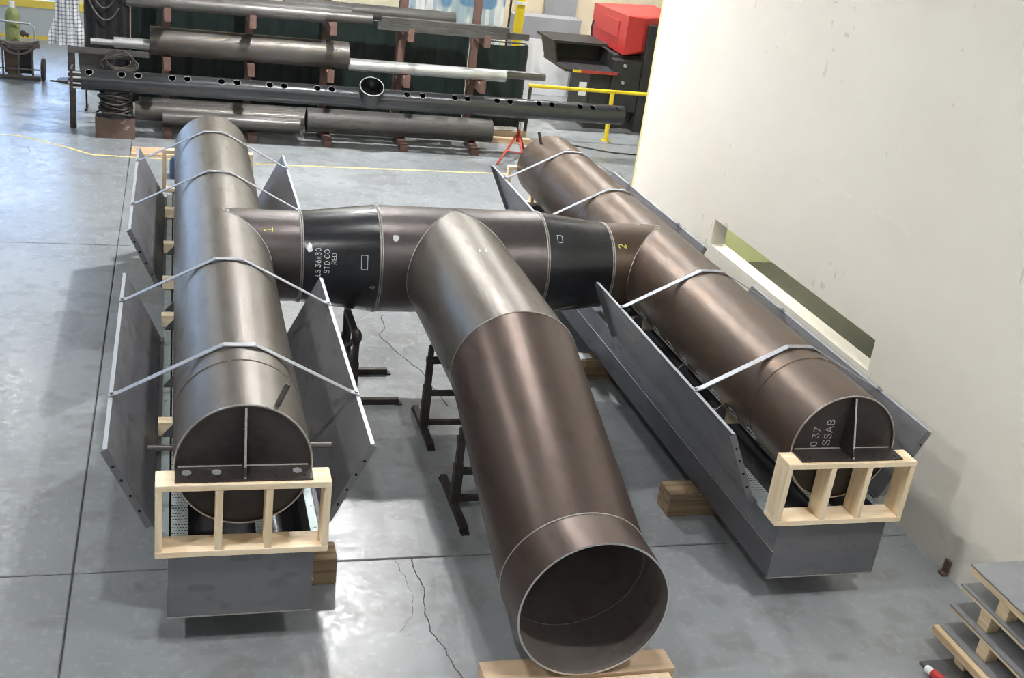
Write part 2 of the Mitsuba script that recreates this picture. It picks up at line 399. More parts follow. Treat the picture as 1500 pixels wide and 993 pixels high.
part(k, 'suspension_rod', rod((6.4, 6.05, 3.0), (6.4, 6.05, 8.0), 0.012, 8), 'm_lamp_housing')

# ------------------------------------------------------------------ welded pipe manifold
ZH, RH, R36, WD, YC = 1.119, 0.381, 0.457, 3.85, 3.50
XB = 1.93; ZE = 0.542; YE = -0.7375; Y1, Y2 = 1.30, -0.356
TW = 0.0127
man_k = thing('pipe_manifold', 'welded dark steel manifold of two long headers, cross pipe and drooping open branch', 'pipe')
YB = 6.78
HEAD = [(0.0, 0.0, YB, 'm_header_grey'), (WD, 0.054, YB + 0.08, 'm_header_rust')]
def arc_pts(x, y, r, n=96, dz=0.0):
    return ring((x, y, ZH), (0, 1, 0), r, n)
for x, yf, yb, mat in HEAD:
    part(man_k, 'header_pipe', shell((x, yf, ZH), (x, yb, ZH), (0, 1, 0), RH), mat, 40,
         label='grey-brown left header pipe' if x == 0 else 'rust-tinted brown header pipe next to the partition')
    part(man_k, 'rim_weld', tube(arc_pts(x, yf + 0.004, RH - 0.004), 0.006, 6, closed=True), 'm_weld', True)
    e = part(man_k, 'end_plate', solid_cyl((x, yf + 0.012, ZH), (x, yf + 0.03, ZH), RH - TW + 0.001), 'm_disc', 30, label='dark round plate closing the header')
    part(man_k, 'end_plate', solid_cyl((x, yb - 0.02, ZH), (x, yb - 0.005, ZH), RH - TW + 0.001), 'm_disc', 30)
    sh = sbox(-0.372, -0.145, 0.372, 0.014)
    for hx in (-0.30, -0.145, 0.17, 0.325):
        sh = shapely.difference(sh, Point(hx, -0.108).buffer(0.010, 8))
    shelf = moved(extrude(sh, 0.012), (x, yf, 1.100))
    part(e, 'shelf_plate', shelf, 'm_disc')
    gus = orient(extrude(Polygon([(0.014, 1.112), (-0.140, 1.112), (-0.140, 1.125), (-0.012, ZH + 0.368), (0.014, ZH + 0.368)]), 0.012), (0, 1, 0), (0, 0, 1), (1, 0, 0), (x - 0.006, yf, 0))
    part(e, 'gusset_plate', gus, 'm_disc')
    part(e, 'gusset_edge', beam((x, yf - 0.1415, 1.115), (x, yf - 0.013, ZH + 0.367), 0.013, 0.003, up=(0, 1, 0)), 'm_weld')
    part(e, 'fillet_weld', cat_(tube([(x - 0.355, yf + 0.008, 1.115), (x - 0.01, yf + 0.008, 1.115)], 0.005, 6), tube([(x + 0.01, yf + 0.008, 1.115), (x + 0.355, yf + 0.008, 1.115)], 0.005, 6)), 'm_weld')
    if x == 0:
        for hx in (-0.31, -0.15, 0.29):
            gp = extrude(shapely.affinity.scale(Point(0, 0).buffer(0.026, 10), 1.0, 1.15), 0.0012)
            part(e, 'ground_spot', moved(gp, (x + hx, yf - 0.055, 1.112)), 'm_bright', label='ground bright spot on the shelf')
    # girth weld near the front
    part(man_k, 'girth_weld', tube(arc_pts(x, yf + 0.585, RH), 0.0045, 6, closed=True), 'm_header_grey' if x == 0 else mat, True)
    # nipples
    for s in (-1, 1) if x == 0 else ():
        part(man_k, 'side_nipple', rod((x + s * 0.36, yf + 0.28, 1.085), (x + s * 0.52, yf + 0.28, 1.085), 0.017), 'm_pipe_grey', 40)
    nx = 0.17 if x == 0 else -0.19
    ny = yf + 0.07 if x == 0 else 6.66
    nz = ZH + math.sqrt(RH ** 2 - nx ** 2) - 0.01
    tip = (x + nx + (0.06 if x == 0 else -0.04), ny + 0.02, nz + 0.13)
    part(man_k, 'vent_nipple', tube([(x + nx, ny, nz), tip], 0.016, 12), 'm_pipe_dull', 40)
    # row of round outlet holes with bright cut edges low on both sides
    for s in (-1, 1):
        nn = np.array([s * 0.82, 0, -0.572]); tt = np.cross((0, 1.0, 0), nn)
        for hy in yf + 0.626 + 0.304 * np.arange(19):
            aa = np.arange(20) * 2 * np.pi / 20
            lp = [np.array([x, hy + 0.062 * math.cos(q), ZH]) + (RH + 0.0005) * (nn * math.cos(0.09 * math.sin(q)) + tt * math.sin(0.09 * math.sin(q))) for q in aa]
            hr = part(man_k, 'hole_rim', tube(lp, 0.006, 5, closed=True), 'm_edge', True)
            c0 = np.array([x, hy, ZH]) + nn * (RH + 0.0015)
            V = np.vstack([np.array(lp) + nn * 0.001, [c0]]); q = np.arange(20)
            part(hr, 'outlet_hole', trimesh.Trimesh(V, np.stack([q, (q + 1) % 20, np.full(20, 20)], 1), process=False), 'm_hole')
    # lug plates that sit down beside the pipe
    for ly in (1.12, 1.85, 2.87, 3.25, 4.6):
        for s in (-1, 1):
            lug = orient(extrude(Polygon([(0.30, 0.875), (0.445, 0.715), (0.445, 0.70), (0.26, 0.70), (0.26, 0.83)]), 0.012), (s, 0, 0), (0, 0, 1), (0, 1, 0), (x, yf + ly, 0))
            part(man_k, 'lug_plate', lug, 'm_plate_dark')

# cross pipe: stub, reducer, centre run, reducer, stub, with the branch hole cut through
X1, X2, X3, X4 = 0.619, 1.255, 2.70, 3.329
hdr = {0: man(solid_cyl((0, -1, ZH), (0, 9, ZH), RH - 0.003, 160)), 1: man(solid_cyl((WD, -1, ZH), (WD, 9, ZH), RH - 0.003, 160))}
s1 = man(shell((0.05, YC, ZH), (X1, YC, ZH), (1, 0, 0), RH)) - hdr[0]
s2 = man(shell((X4, YC, ZH), (WD - 0.05, YC, ZH), (1, 0, 0), RH)) - hdr[1]
part(man_k, 'cross_stub', unman(s1), 'm_stub', 40)
part(man_k, 'cross_stub', unman(s2), 'm_header_rust', 40)
part(man_k, 'reducer', shell((X1, YC, ZH), (X2, YC, ZH), (1, 0, 0), (RH, R36)), 'm_reducer', 40, label='black cone-shaped reducer marked with white chalk')
red2 = part(man_k, 'reducer', shell((X3, YC, ZH), (X4, YC, ZH), (1, 0, 0), (R36, RH)), 'm_reducer', 40, label='black cone-shaped reducer with a chalk box')
hole = man(solid_cyl((XB, YC, ZH), (XB, YC - 1.2, ZH), R36 - TW - 0.002, 160))
cp = man(shell((X2, YC, ZH), (X3, YC, ZH), (1, 0, 0), R36, n=160)) - hole
part(man_k, 'cross_pipe', unman(cp), 'm_stub', 40)
for xx, rr in ((X1, RH), (X2, R36), (X3, R36), (X4, RH)):
    rg = ring((xx, YC, ZH), (1, 0, 0), rr + 0.001, 96)
    rg = rg + 0.0025 * (meshkit.noise(rg * 30)[:, None] - 0.5) * np.array([1, 0, 0])
    part(man_k, 'girth_weld', cat_(tube(moved(trimesh.Trimesh(rg), (-0.009, 0, 0)).vertices if False else rg + [-0.008, 0, 0], 0.006, 6, closed=True), tube(rg + [0.008, 0, 0], 0.006, 6, closed=True)), 'm_weld', True)
# branch
beta = math.atan2(ZH - ZE, Y1 - Y2)
d2 = np.array([0, -math.cos(beta), -math.sin(beta)])
nb = np.array([0, -math.cos(beta / 2), -math.sin(beta / 2)])
crossout = man(solid_cyl((X2 - 0.3, YC, ZH), (X3 + 0.3, YC, ZH), R36 - 0.004, 160))
b1 = man(shell((XB, YC - 0.02, ZH), (XB, Y1, ZH), (0, -1, 0), R36, n1=nb, n=160)) - crossout
part(man_k, 'branch_pipe', unman(b1), 'm_header_grey', 40, label='first level length of the branch')
part(man_k, 'branch_pipe', shell((XB, Y1, ZH), (XB, Y2, ZE), d2, R36, n0=nb, n1=nb), 'm_branch', 40, label='sloping length of the branch')
part(man_k, 'branch_pipe', shell((XB, Y2, ZE), (XB, YE, ZE), (0, -1, 0), R36, n0=nb), 'm_branch', 40, label='short open end length of the branch')
for c in ((XB, Y1, ZH), (XB, Y2, ZE)):
    part(man_k, 'mitre_weld', tube(ring(c, (0, -1, 0), R36 + 0.001, 96, nb), 0.0055, 6, closed=True), 'm_weld', True)
bore = loft([ring((XB, YE + 0.001, ZE), (0, -1, 0), R36 - TW - 0.001), ring((XB, Y2, ZE), (0, -1, 0), R36 - TW - 0.001, NS, nb), ring((XB, Y1, ZH), (0, -1, 0), R36 - TW - 0.001, NS, nb), ring((XB, YC - 0.30, ZH), (0, -1, 0), R36 - TW - 0.001)], flip=False)
part(man_k, 'pipe_bore', bore, 'm_inside', 20, label='duller brown inside of the open branch')
part(man_k, 'bore_weld', tube(ring((XB, Y2, ZE), (0, -1, 0), R36 - TW - 0.004, 96, nb), 0.005, 6, closed=True), 'm_inside', True)
er = loft([ring((XB, YE - 0.0008, ZE), (0, -1, 0), R36 - TW, NS), ring((XB, YE - 0.0008, ZE), (0, -1, 0), R36, NS)])
part(man_k, 'open_rim', er, 'm_edge', label='bright cut edge of the open pipe end')
# saddle welds
def saddle(xc, R, axis, r, sgn):
    """curve where a pipe of radius r meets the main pipe of radius R"""
    a = np.arange(140) * 2 * np.pi / 140
    if axis == 'x':      # stub along x meeting a header along y
        yy, zz = r * np.cos(a), r * np.sin(a)
        xx = np.sqrt(np.maximum(R * R - zz * zz, 0))
        return np.stack([xc + sgn * xx, YC + yy, ZH + zz], 1)
    xx, zz = r * np.cos(a), r * np.sin(a)
    yy = np.sqrt(np.maximum(R * R - zz * zz, 0))
    return np.stack([XB + xx, YC - yy, ZH + zz], 1)
part(man_k, 'saddle_weld', tube(saddle(0, RH, 'x', RH + 0.001, 1), 0.005, 6, closed=True), 'm_weld', True)
part(man_k, 'saddle_weld', tube(saddle(WD, RH, 'x', RH + 0.001, -1), 0.005, 6, closed=True), 'm_weld', True)
part(man_k, 'saddle_weld', tube(saddle(0, R36, 'y', R36 + 0.001, 1), 0.005, 6, closed=True), 'm_weld', True)

# chalk marks
def wrap_text(text, h, x_of, phi0, rfun, depth=0.0012):
    """lettering that reads up the round surface of the cross pipe: text runs with the angle, capitals stand toward -x"""
    m = meshkit.text_mesh(text, h, depth)
    m = m.subdivide_to_size(0.03) if hasattr(m, 'subdivide_to_size') else m
    v = np.array(m.vertices); xx = x_of - v[:, 1]
    r = rfun(xx) + 0.0006 + v[:, 2]
    phi = phi0 + v[:, 0] / R36
    return trimesh.Trimesh(np.stack([xx, YC - r * np.cos(phi), ZH + r * np.sin(phi)], 1), m.faces, process=False)
rL = lambda x: RH + (R36 - RH) * np.clip((x - X1) / (X2 - X1), 0, 1)
rR = lambda x: R36 + (RH - R36) * np.clip((x - X3) / (X4 - X3), 0, 1)
part(man_k, 'chalk_mark', wrap_text('LS 36x30', 0.044, 0.765, -0.08, rL), 'm_chalk', label='white chalk writing LS 36x30')
part(man_k, 'chalk_mark', wrap_text('STD CO', 0.044, 0.835, 0.0, rL), 'm_chalk', label='white chalk writing STD CO')
part(man_k, 'chalk_mark', wrap_text('RED', 0.040, 0.890, 0.19, rL)
, 'm_chalk', label='white chalk writing RED')
part(man_k, 'chalk_mark', wrap_text('4', 0.05, 1.215, -0.28, rL), 'm_chalk_dim')
def wrap_box(xa, xb_, pa, pb, rf):
    pts = []
    for t in np.linspace(0, 1, 9): pts.append((xa, pa + (pb - pa) * t))
    for t in np.linspace(0.2, 1, 5): pts.append((xa + (xb_ - xa) * t, pb))
    for t in np.linspace(0.1, 1, 9): pts.append((xb_, pb + (pa - pb) * t))
    for t in np.linspace(0.2, 0.8, 4): pts.append((xb_ + (xa - xb_) * t, pa))
    P = np.array(pts); r = rf(P[:, 0]) + 0.001
    return tube(np.stack([P[:, 0], YC - r * np.cos(P[:, 1]), ZH + r * np.sin(P[:, 1])], 1), 0.0028, 5, closed=True)
part(man_k, 'chalk_mark', wrap_box(1.09, 1.14, 0.12, 0.39, rL), 'm_chalk')
part(man_k, 'chalk_mark', wrap_box(2.79, 2.835, 0.76, 0.92, rR), 'm_chalk')
part(man_k, 'chalk_mark', wrap_text('2', 0.075, 3.45, 0.72, lambda x: RH + 0 * x), 'm_chalk_yellow', label='yellow chalk figure 2')
part(man_k, 'chalk_mark', wrap_text('1', 0.075, 0.385, 0.84, lambda x: RH + 0 * x), 'm_chalk_yellow', label='yellow chalk figure 1')
def wrap_patch(xc, phi, w, h, rf, seed):
    g = np.random.default_rng(seed); a = np.arange(18) * 2 * np.pi / 18
    rr = 0.75 + 0.5 * g.random(18)
    X, Ph = xc + w / 2 * rr * np.cos(a), phi + h / 2 / R36 * rr * np.sin(a)
    X, Ph = np.append(X, xc), np.append(Ph, phi)
    r = rf(X) + 0.0012
    q = np.arange(18)
    return trimesh.Trimesh(np.stack([X, YC - r * np.cos(Ph), ZH + r * np.sin(Ph)], 1), np.stack([q, (q + 1) % 18, np.full(18, 18)], 1), process=False)
part(man_k, 'paint_dab', wrap_patch(1.373, 0.721, 0.055, 0.06, lambda x: R36 + 0 * x, 1), 'm_chalk', label='white paint dab on the cross pipe')
part(man_k, 'ground_spot', wrap_patch(0.672, 0.53, 0.05, 0.09, rL, 2), 'm_bright', label='ground bright spot beside the weld')
for dx in (-0.03, 0.02):
    aa = np.array([[dx - .006, 0], [dx + .006, 0], [dx + .014, .055], [dx + .002, .055]])
    X = XB + 0.0 + aa[:, 0]; Zq = ZH + np.sqrt((R36 + 0.001) ** 2 - (X - XB) ** 2)
    part(man_k, 'chalk_mark', trimesh.Trimesh(np.stack([X, 2.44 + aa[:, 1], Zq], 1), [[0, 1, 2], [0, 2, 3]], process=False), 'm_chalk')
# stencil writing on the right header's end plate, reading upward
def disc_text(text, h, x, z):
    return orient(meshkit.text_mesh(text, h, 0.0012), (0, 0, 1), (-1, 0, 0), (0, -1, 0), (x, 0.054 + 0.0115, z))
part(man_k, 'stencil_mark', disc_text('SSAB', 0.055, WD - 0.100, ZH + 0.012), 'm_chalk_dim', label='pale stencilled letters SSAB')
part(man_k, 'stencil_mark', disc_text('0 37', 0.050, WD - 0.192, ZH + 0.005), 'm_chalk_dim', label='pale stencilled figures 0 37')

# ------------------------------------------------------------------ troughs under the headers
def trough(x, yf, yb, name_label):
    k = thing('steel_trough', name_label, 'trough', None)
    W2, z0, zs, z1, t = 0.405, 0.20, 0.405, 0.63, 0.006
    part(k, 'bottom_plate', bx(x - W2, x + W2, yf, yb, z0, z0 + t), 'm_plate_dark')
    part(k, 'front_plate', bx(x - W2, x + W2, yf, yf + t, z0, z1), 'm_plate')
    part(k, 'back_plate', bx(x - W2, x + W2, yb - t, yb, z0, z1), 'm_plate')
    part(k, 'foot_edge', bx(x - W2 - 0.003, x + W2 + 0.003, yf - 0.004, yf + 0.01, z0 - 0.006, z0 + 0.001), 'm_weld')
    for s in (-1, 1):
        a, b = sorted((x + s * W2, x + s * (W2 - t)))
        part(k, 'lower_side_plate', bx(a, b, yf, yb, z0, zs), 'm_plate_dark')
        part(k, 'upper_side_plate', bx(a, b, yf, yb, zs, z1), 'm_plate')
        part(k, 'seam_weld', tube([(x + s * (W2 + 0.001), yf, zs), (x + s * (W2 + 0.001), yb, zs)], 0.0045, 6), 'm_weld')
        a, b = sorted((x + s * (W2 - 0.004), x + s * 0.458))
        rim = sbox(a, yf, b, yb)
        for hy in np.arange(yf + 0.2, yb, 0.24):
            rim = shapely.difference(rim, Point((a + b) / 2, hy).buffer(0.0075, 4))
        part(k, 'rim_flange', moved(extrude(rim, t), (0, 0, z1)), 'm_rim', label='pale flange with bolt holes along the trough rim')
        # wings
        for ya, yb2 in ((0.13, 2.87), (3.915, 6.58)):
            ya, yb2 = ya + (yf + 0.113), yb2 + (yf + 0.113)
            zb, zt, xb_, xt = z1 + 0.012, 1.165, 0.480, 0.730
            P = lambda q, y: (x + s * (xb_ + (xt - xb_) * q), y, zb + (zt - zb) * q)
            nrm = np.array([s * (zt - zb), 0, -(xt - xb_)]); nrm /= np.linalg.norm(nrm)
            w = part(k, 'wing_panel', plate([P(0, ya), P(1, ya), P(1, yb2), P(0, yb2)], 0.004), 'm_plate', label='flared steel side panel')
            lip = 0.024
            pt0, pt1 = np.array(P(1, ya)), np.array(P(1, yb2))
            out = np.array([s, 0, 0]) * lip
            part(w, 'top_lip', plate([pt0, pt1, pt1 + out, pt0 + out], 0.004), 'm_lip', label='light folded lip')
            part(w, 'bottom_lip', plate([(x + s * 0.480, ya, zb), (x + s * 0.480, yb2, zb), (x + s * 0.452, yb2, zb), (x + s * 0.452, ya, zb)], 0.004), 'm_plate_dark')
            lip = 0.040
            for ye in (ya, yb2):
                q0, q1 = np.array(P(0.04, ye)), np.array(P(1, ye))
                part(w, 'end_lip', plate([q0, q1, q1 + nrm * lip, q0 + nrm * lip], 0.004), 'm_plate')
                if ye == ya:
                    for f in (0.22, 0.42, 0.62, 0.8):
                        c = q0 + (q1 - q0) * f + nrm * lip * 0.5
                        part(w, 'lip_hole', rod(c + [0, -0.0028, 0], c + [0, 0.0028, 0], 0.009, 10), 'm_hole')
    for sy in (0.79, 2.31, 4.61, 6.06):
        y = sy + (yf + 0.113) * 0.6
        pts = [(-0.755, 1.170), (-0.700, 1.185), (-0.095, ZH + 0.388), (0.095, ZH + 0.388), (0.700, 1.185), (0.755, 1.170)]
        segs = [plate([(x + p[0], y - 0.025, p[1]), (x + p[0], y + 0.025, p[1]), (x + q[0], y + 0.025, q[1]), (x + q[0], y - 0.025, q[1])], 0.006) for p, q in zip(pts[:-1], pts[1:])]
        st = part(k, 'strap', cat_(segs), 'm_strap', label='flat steel strap tied over the header')
        for s in (-1, 1):
            part(st, 'bolt', rod((x + s * 0.735, y, 1.172), (x + s * 0.735, y, 1.186), 0.011, 6), 'm_bolt')
    part(k, 'perforated_strip', bx(x - 0.388, x - 0.292, yf + 0.04, yb - 0.05, 0.615, 0.619), 'm_perforated', label='pale perforated strip inside the trough')
    part(k, 'perforated_strip', bx(x + 0.105, x + 0.23, yf + 0.04, yb - 0.05, 0.50, 0.504), 'm_perforated', label='pale perforated strip inside the trough')
    return k
trough(0.0, -0.113, 6.90, 'open dark steel trough with flared wings under the left header pipe')
trough(WD, -0.060, 6.98, 'open dark steel trough with flared wings beside the cream partition')

# ------------------------------------------------------------------ timber frames and blocks
def ladder(x, y0, depth, lab, studs=(-0.455, -0.135, 0.135, 0.455)):
    k = thing('timber_frame', lab, 'wooden frame')
    z0, z1 = 0.637, 1.098
    part(k, 'bottom_rail', bx(x - 0.474, x + 0.474, y0, y0 + depth, z0, z0 + 0.038, 0.003), 'm_pine_x')
    part(k, 'top_rail', bx(x - 0.474, x + 0.474, y0, y0 + depth, z1 - 0.038, z1, 0.003), 'm_pine_x')
    for sx in studs:
        part(k, 'stud', bx(x + sx - 0.019, x + sx + 0.019, y0 + 0.002, y0 + depth - 0.002, z0 + 0.038, z1 - 0.038, 0.003), 'm_pine_z')
    return k
ladder(0.0, -0.168, 0.166, 'pale pine ladder frame standing under the front end of the left header')
ladder(WD, -0.112, 0.164, 'pale pine ladder frame standing under the right header end near the partition')
ladder(-0.03, 6.79, 0.10, 'pale pine frame at the far end of the left trough')
ladder(WD, 6.875, 0.09, 'pale pine frame at the far end of the right trough')
for i, by in enumerate((1.24, 3.06, 3.88, 4.80, 5.86)):
    for x, dy, tag in ((0.0, 0.0, 'left'), (WD, 0.053, 'right')):
        ordn = ('nearest', 'second', 'third', 'fourth', 'farthest')[i]
        solo('cross_timber', '%s square pine timber lying across the %s trough under the header pipe' % (ordn, tag), 'timber',
             hull([(x + a * 0.474, by + dy + b, z) for a in (-1, 1) for b in (0, 0.09) for z in (0.6460, 0.7365)]), 'm_pine_x', group=None)
def dunnage(x0, x1, y0, y1, lab):
    solo('dunnage_timber', lab, 'timber', bx(x0, x1, y0, y1, 0.0, 0.1935, 0.006), 'm_timber')
dunnage(-0.40, 0.63, 0.40, 0.60, 'dark brown timber on the floor under the front of the left trough')
dunnage(-0.40, 0.60, 5.7, 5.9, 'dark brown timber on the floor under the back of the left trough')
dunnage(3.20, 4.45, 1.03, 1.24, 'dark brown timber on the floor under the front of the right trough')
dunnage(3.22, 4.45, 3.42, 3.62, 'dark brown timber on the floor under the middle of the right trough')
solo('scrap_block', 'pale wooden offcut lying on the brown timber beside the right trough', 'block', hull([(3.27, 3.44, .195), (3.40, 3.47, .195), (3.40, 3.57, .195), (3.28, 3.60, .195), (3.27, 3.44, .199), (3.40, 3.47, .199), (3.40, 3.57, .199), (3.28, 3.60, .199)]), 'm_white')
solo('support_plank', 'wide wooden plank on the floor under the open branch end', 'plank', bx(1.345, 2.52, -0.735, -0.55, 0.0, 0.083, 0.004), 'm_plank')
solo('front_plank', 'short pale pine board on the floor in front of the open branch end', 'plank', bx(1.66, 2.47, -0.85, -0.755, 0.0, 0.075, 0.004), 'm_pine_x')

# ------------------------------------------------------------------ stands
def trestle(lab, c, along, half, foot, h, lean=0.0):
    """pipe trestle: two telescopic legs set apart 2*half along one axis, feet across it"""
    k = thing('pipe_trestle', lab, 'stand')
    cx, cy = c
    ax = np.array([1.0, 0, 0]) if along == 'x' else np.array([0, 1.0, 0]); cr = np.array([0, 1.0, 0]) if along == 'x' else np.array([1.0, 0, 0])
    C = np.array([cx, cy, 0.0])
    for s in (-1, 1):
        b = C + ax * s * half
        f = part(k, 'foot_bar', beam(b + cr * foot[0] + [0, 0, 0.025], b + cr * foot[1] + [0, 0, 0.025], 0.05, 0.05), 'm_stand')
        for e in foot:
            part(f, 'foot_pad', bx(*sum(zip((b + cr * e - 0.03)[:2], (b + cr * e + 0.03)[:2]), ()), 0.0, 0.012), 'm_stand')
        part(k, 'leg', bx(b[0] - 0.032, b[0] + 0.032, b[1] - 0.032, b[1] + 0.032, 0.05, h * 0.66), 'm_stand')
        part(k, 'inner_leg', bx(b[0] - 0.025, b[0] + 0.025, b[1] - 0.025, b[1] + 0.025, h * 0.6, h), 'm_stand')
        part(k, 'locking_screw', rod(b + cr * 0.02 + [0, 0, h * 0.6], b - cr * 0.06 + [0, 0, h * 0.6], 0.009, 8), 'm_stand')
    for z in (0.075, h * 0.55):
        part(k, 'cross_bar', beam(C - ax * half + [0, 0, z], C + ax * half + [0, 0, z], 0.04, 0.04), 'm_stand')
    return k, C, ax
k, C, ax = trestle('black steel trestle standing under the left reducer of the cross pipe', (1.075, 3.25), 'y', 0.30, (-0.40, 0.40), 0.60)
part(k, 'cradle_bar', beam(C - ax * 0.3 + [0, 0, 0.615], C + ax * 0.3 + [0, 0, 0.615], 0.05, 0.05), 'm_stand')
part(k, 'jack_screw', rod(C + [0, 0.1, 0.28], C + [0, 0.1, 0.60], 0.016), 'm_stand')
part(k, 'brace', beam(C - ax * 0.3 + [0, 0, 0.62], C + [0, 0.1, 0.36], 0.03, 0.03), 'm_stand')
part(k, 'pivot_knuckle', trimesh.creation.icosphere(2, 0.055).apply_transform(trimesh.transformations.compose_matrix(scale=(0.8, 1, 1.3), translate=(1.075, 2.95, 0.62))), 'm_stand', True)
k, C, ax = trestle('black steel trestle under the level length of the branch', (1.93, 2.46), 'x', 0.33, (-0.32, 0.36), 0.62)
part(k, 'cradle_bar', beam(C - ax * 0.36 + [0, 0, 0.635], C + ax * 0.36 + [0, 0, 0.635], 0.05, 0.045), 'm_stand')
for s in (-1, 1):
    part(k, 'upright_stop', bx(C[0] + s * 0.33 - 0.02, C[0] + s * 0.33 + 0.02, C[1] - 0.02, C[1] + 0.02, 0.66, 0.765), 'm_stand')
k, C, ax = trestle('black steel trestle under the first mitre of the branch', (1.93, 1.27), 'x', 0.33, (-0.35, 0.39), 0.55)
part(k, 'cradle_bar', beam(C - ax * 0.36 + [0, 0, 0.565], C + ax * 0.36 + [0, 0, 0.565], 0.05, 0.045), 'm_stand')
for s in (-1, 1):
    part(k, 'upright_stop', bx(C[0] + s * 0.33 - 0.02, C[0] + s * 0.33 + 0.02, C[1] - 0.02, C[1] + 0.02, 0.58, 0.655), 'm_stand')

# ------------------------------------------------------------------ stacked sheets at the lower right
def sheet(z, x0, y1, lab, runner=True):
    solo('steel_sheet', lab, 'steel sheet', bx(x0, 5.02, -2.6, y1, z, z + 0.012), 'm_sheet')
SX, SY = 4.50, -0.61
for i, (z, x0, y1) in enumerate(((0.155, 4.44, -0.62), (0.30, 4.485, -0.60), (0.455, 4.52, -0.60), (0.615, 4.535, -0.61))):
    nm = ('lowest', 'second lowest', 'second from top', 'topmost')[i]
    sheet(z, x0, y1, '%s grey steel sheet of the stack against the partition' % nm)
    hz = (0.055, 0.022, 0.022, 0.045)[i]
    solo('edge_runner', 'pine runner under the edge of the %s steel sheet' % nm, 'runner', bx(x0 - (0.04 if i == 0 else -0.002), x0 + 0.05, -2.6, y1 + (0.02 if i == 0 else -0.012), z - hz, z - 0.0005, 0.003), 'm_pine_y')
    zb = 0.018 if i == 0 else (0.155, 0.30, 0.455)[i - 1] + 0.0125
    ztop = z - 0.001 - hz
    for j, yy in enumerate((-0.86, -1.35)):
        solo('spacer_block', '%s pine spacer block carrying the %s steel sheet' % (('rear', 'front')[j], nm), 'block',
             bx(x0 + 0.012, x0 + 0.10, yy - 0.05 - 0.1 * (i % 2), yy + 0.05 - 0.1 * (i % 2), zb, ztop, 0.003), 'm_pine_y', group='pine spacer blocks in the sheet stack')
solo('floor_plate', 'dark steel plate on the floor beneath the sheet stack', 'steel plate', bx(4.22, 5.02, -2.6, -0.78, 0.004, 0.017), 'm_plate_dark')
k = thing('red_tool', 'red tool handle with a white tip lying at the foot of the sheet stack', 'tool')
part(k, 'handle', tube([(4.205, -0.93, .05), (4.23, -1.02, .05), (4.26, -1.3, .05)], 0.028, 12), 'm_red', 40)
part(k, 'tip', rod((4.19, -0.885, .05), (4.205, -0.93, .05), 0.025), 'm_white', 40, label='white tip')

# ------------------------------------------------------------------ storage rack at the back
rk = thing('storage_rack', 'rust-red cantilever pipe rack in front of the dark welding curtains', 'rack')
COLX = (-0.52, 0.72, 1.90, 3.12, 4.33)
for i, cx in enumerate(COLX):
    part(rk, 'column', bx(cx - 0.055, cx + 0.055, 12.85, 13.0, 0.0, 2.6, 0.004), 'm_rack_red')
    fx = (-0.48, 0.75, 1.88, 3.06, 4.20)[i]
    part(rk, 'base_foot', hull([(fx - .06, 11.62, 0), (fx + .06, 11.62, 0), (fx - .06, 11.62, .10), (fx + .06, 11.62, .10), (cx - .06, 12.85, 0), (cx + .06, 12.85, 0), (cx - .06, 12.85, .115), (cx + .06, 12.85, .115)]), 'm_rack_red')
    for z in (1.0, 1.70):
        ax_ = (-0.49, 0.70, 1.87, 3.04, 4.24)[i]
        part(rk, 'arm', hull([(ax_ - .05, 11.75, z - .03), (ax_ + .05, 11.75, z - .03), (ax_ - .05, 11.75, z + .10), (ax_ + .05, 11.75, z + .10), (cx - .05, 12.85, z - .05), (cx + .05, 12.85, z - .05), (cx - .05, 12.85, z + .10), (cx + .05, 12.85, z + .10)]), 'm_rack_red')
        part(rk, 'arm_stop', bx(ax_ - .045, ax_ + .045, 11.72, 11.75, z - .03, z + .16), 'm_rack_red')
def hpipe(name, x0, x1, y, z, r, mat, lab, group=None, hollow=True, n=40):
    return solo(name, lab, 'pipe', shell((x0, y, z), (x1, y, z), (1, 0, 0), r, t=min(0.012, r * 0.2), n=n), mat, 40, group)
hpipe('rack_pipe', -0.74, 2.17, 12.20, 1.308, 0.205, 'm_pipe_brown', 'thick brown-grey pipe on the middle arms of the rack')
hpipe('rack_pipe', 2.19, 4.69, 12.10, 1.195, 0.092, 'm_silver', 'bright silver pipe lying to the right of the thick brown pipe')
hpipe('rack_pipe', 2.2, 5.45, 12.42, 1.170, 0.067, 'm_pipe_grey', 'thin grey pipe behind the silver pipe on the rack')
k = thing('stepped_shaft', 'bright silver stepped shaft sticking out left of the thick brown pipe', 'shaft')
part(k, 'thin_end', rod((-1.56, 12.22, 1.225), (-1.24, 12.22, 1.225), 0.045, 24), 'm_silver', 40)
part(k, 'body', rod((-1.24, 12.22, 1.235), (-0.70, 12.22, 1.235), 0.080, 24), 'm_silver', 40)
solo('angle_bar', 'dark steel angle bar lying on the left end of the rack', 'steel bar', cat_(bx(-1.84, -0.745, 11.88, 12.00, 1.102, 1.112), bx(-1.84, -0.745, 11.88, 11.89, 1.112, 1.19)), 'm_pipe_grey')
hpipe('rack_pipe', -1.05, 1.76, 11.95, 1.903, 0.100, 'm_pipe_grey', 'pale grey pipe on the upper arms at the left')
hpipe('rack_pipe', 0.30, 2.50, 12.17, 1.885, 0.082, 'm_pipe_grey', 'shorter grey pipe lying behind the upper left pipe')
hpipe('rack_pipe', -0.8, 2.2, 12.40, 1.905, 0.100, 'm_pipe_dull', 'dull pipe at the back of the upper arms')
hpipe('rack_pipe', 1.2, 3.9, 12.66, 1.925, 0.115, 'm_pipe_dull', 'dark pipe farthest back on the upper arms')
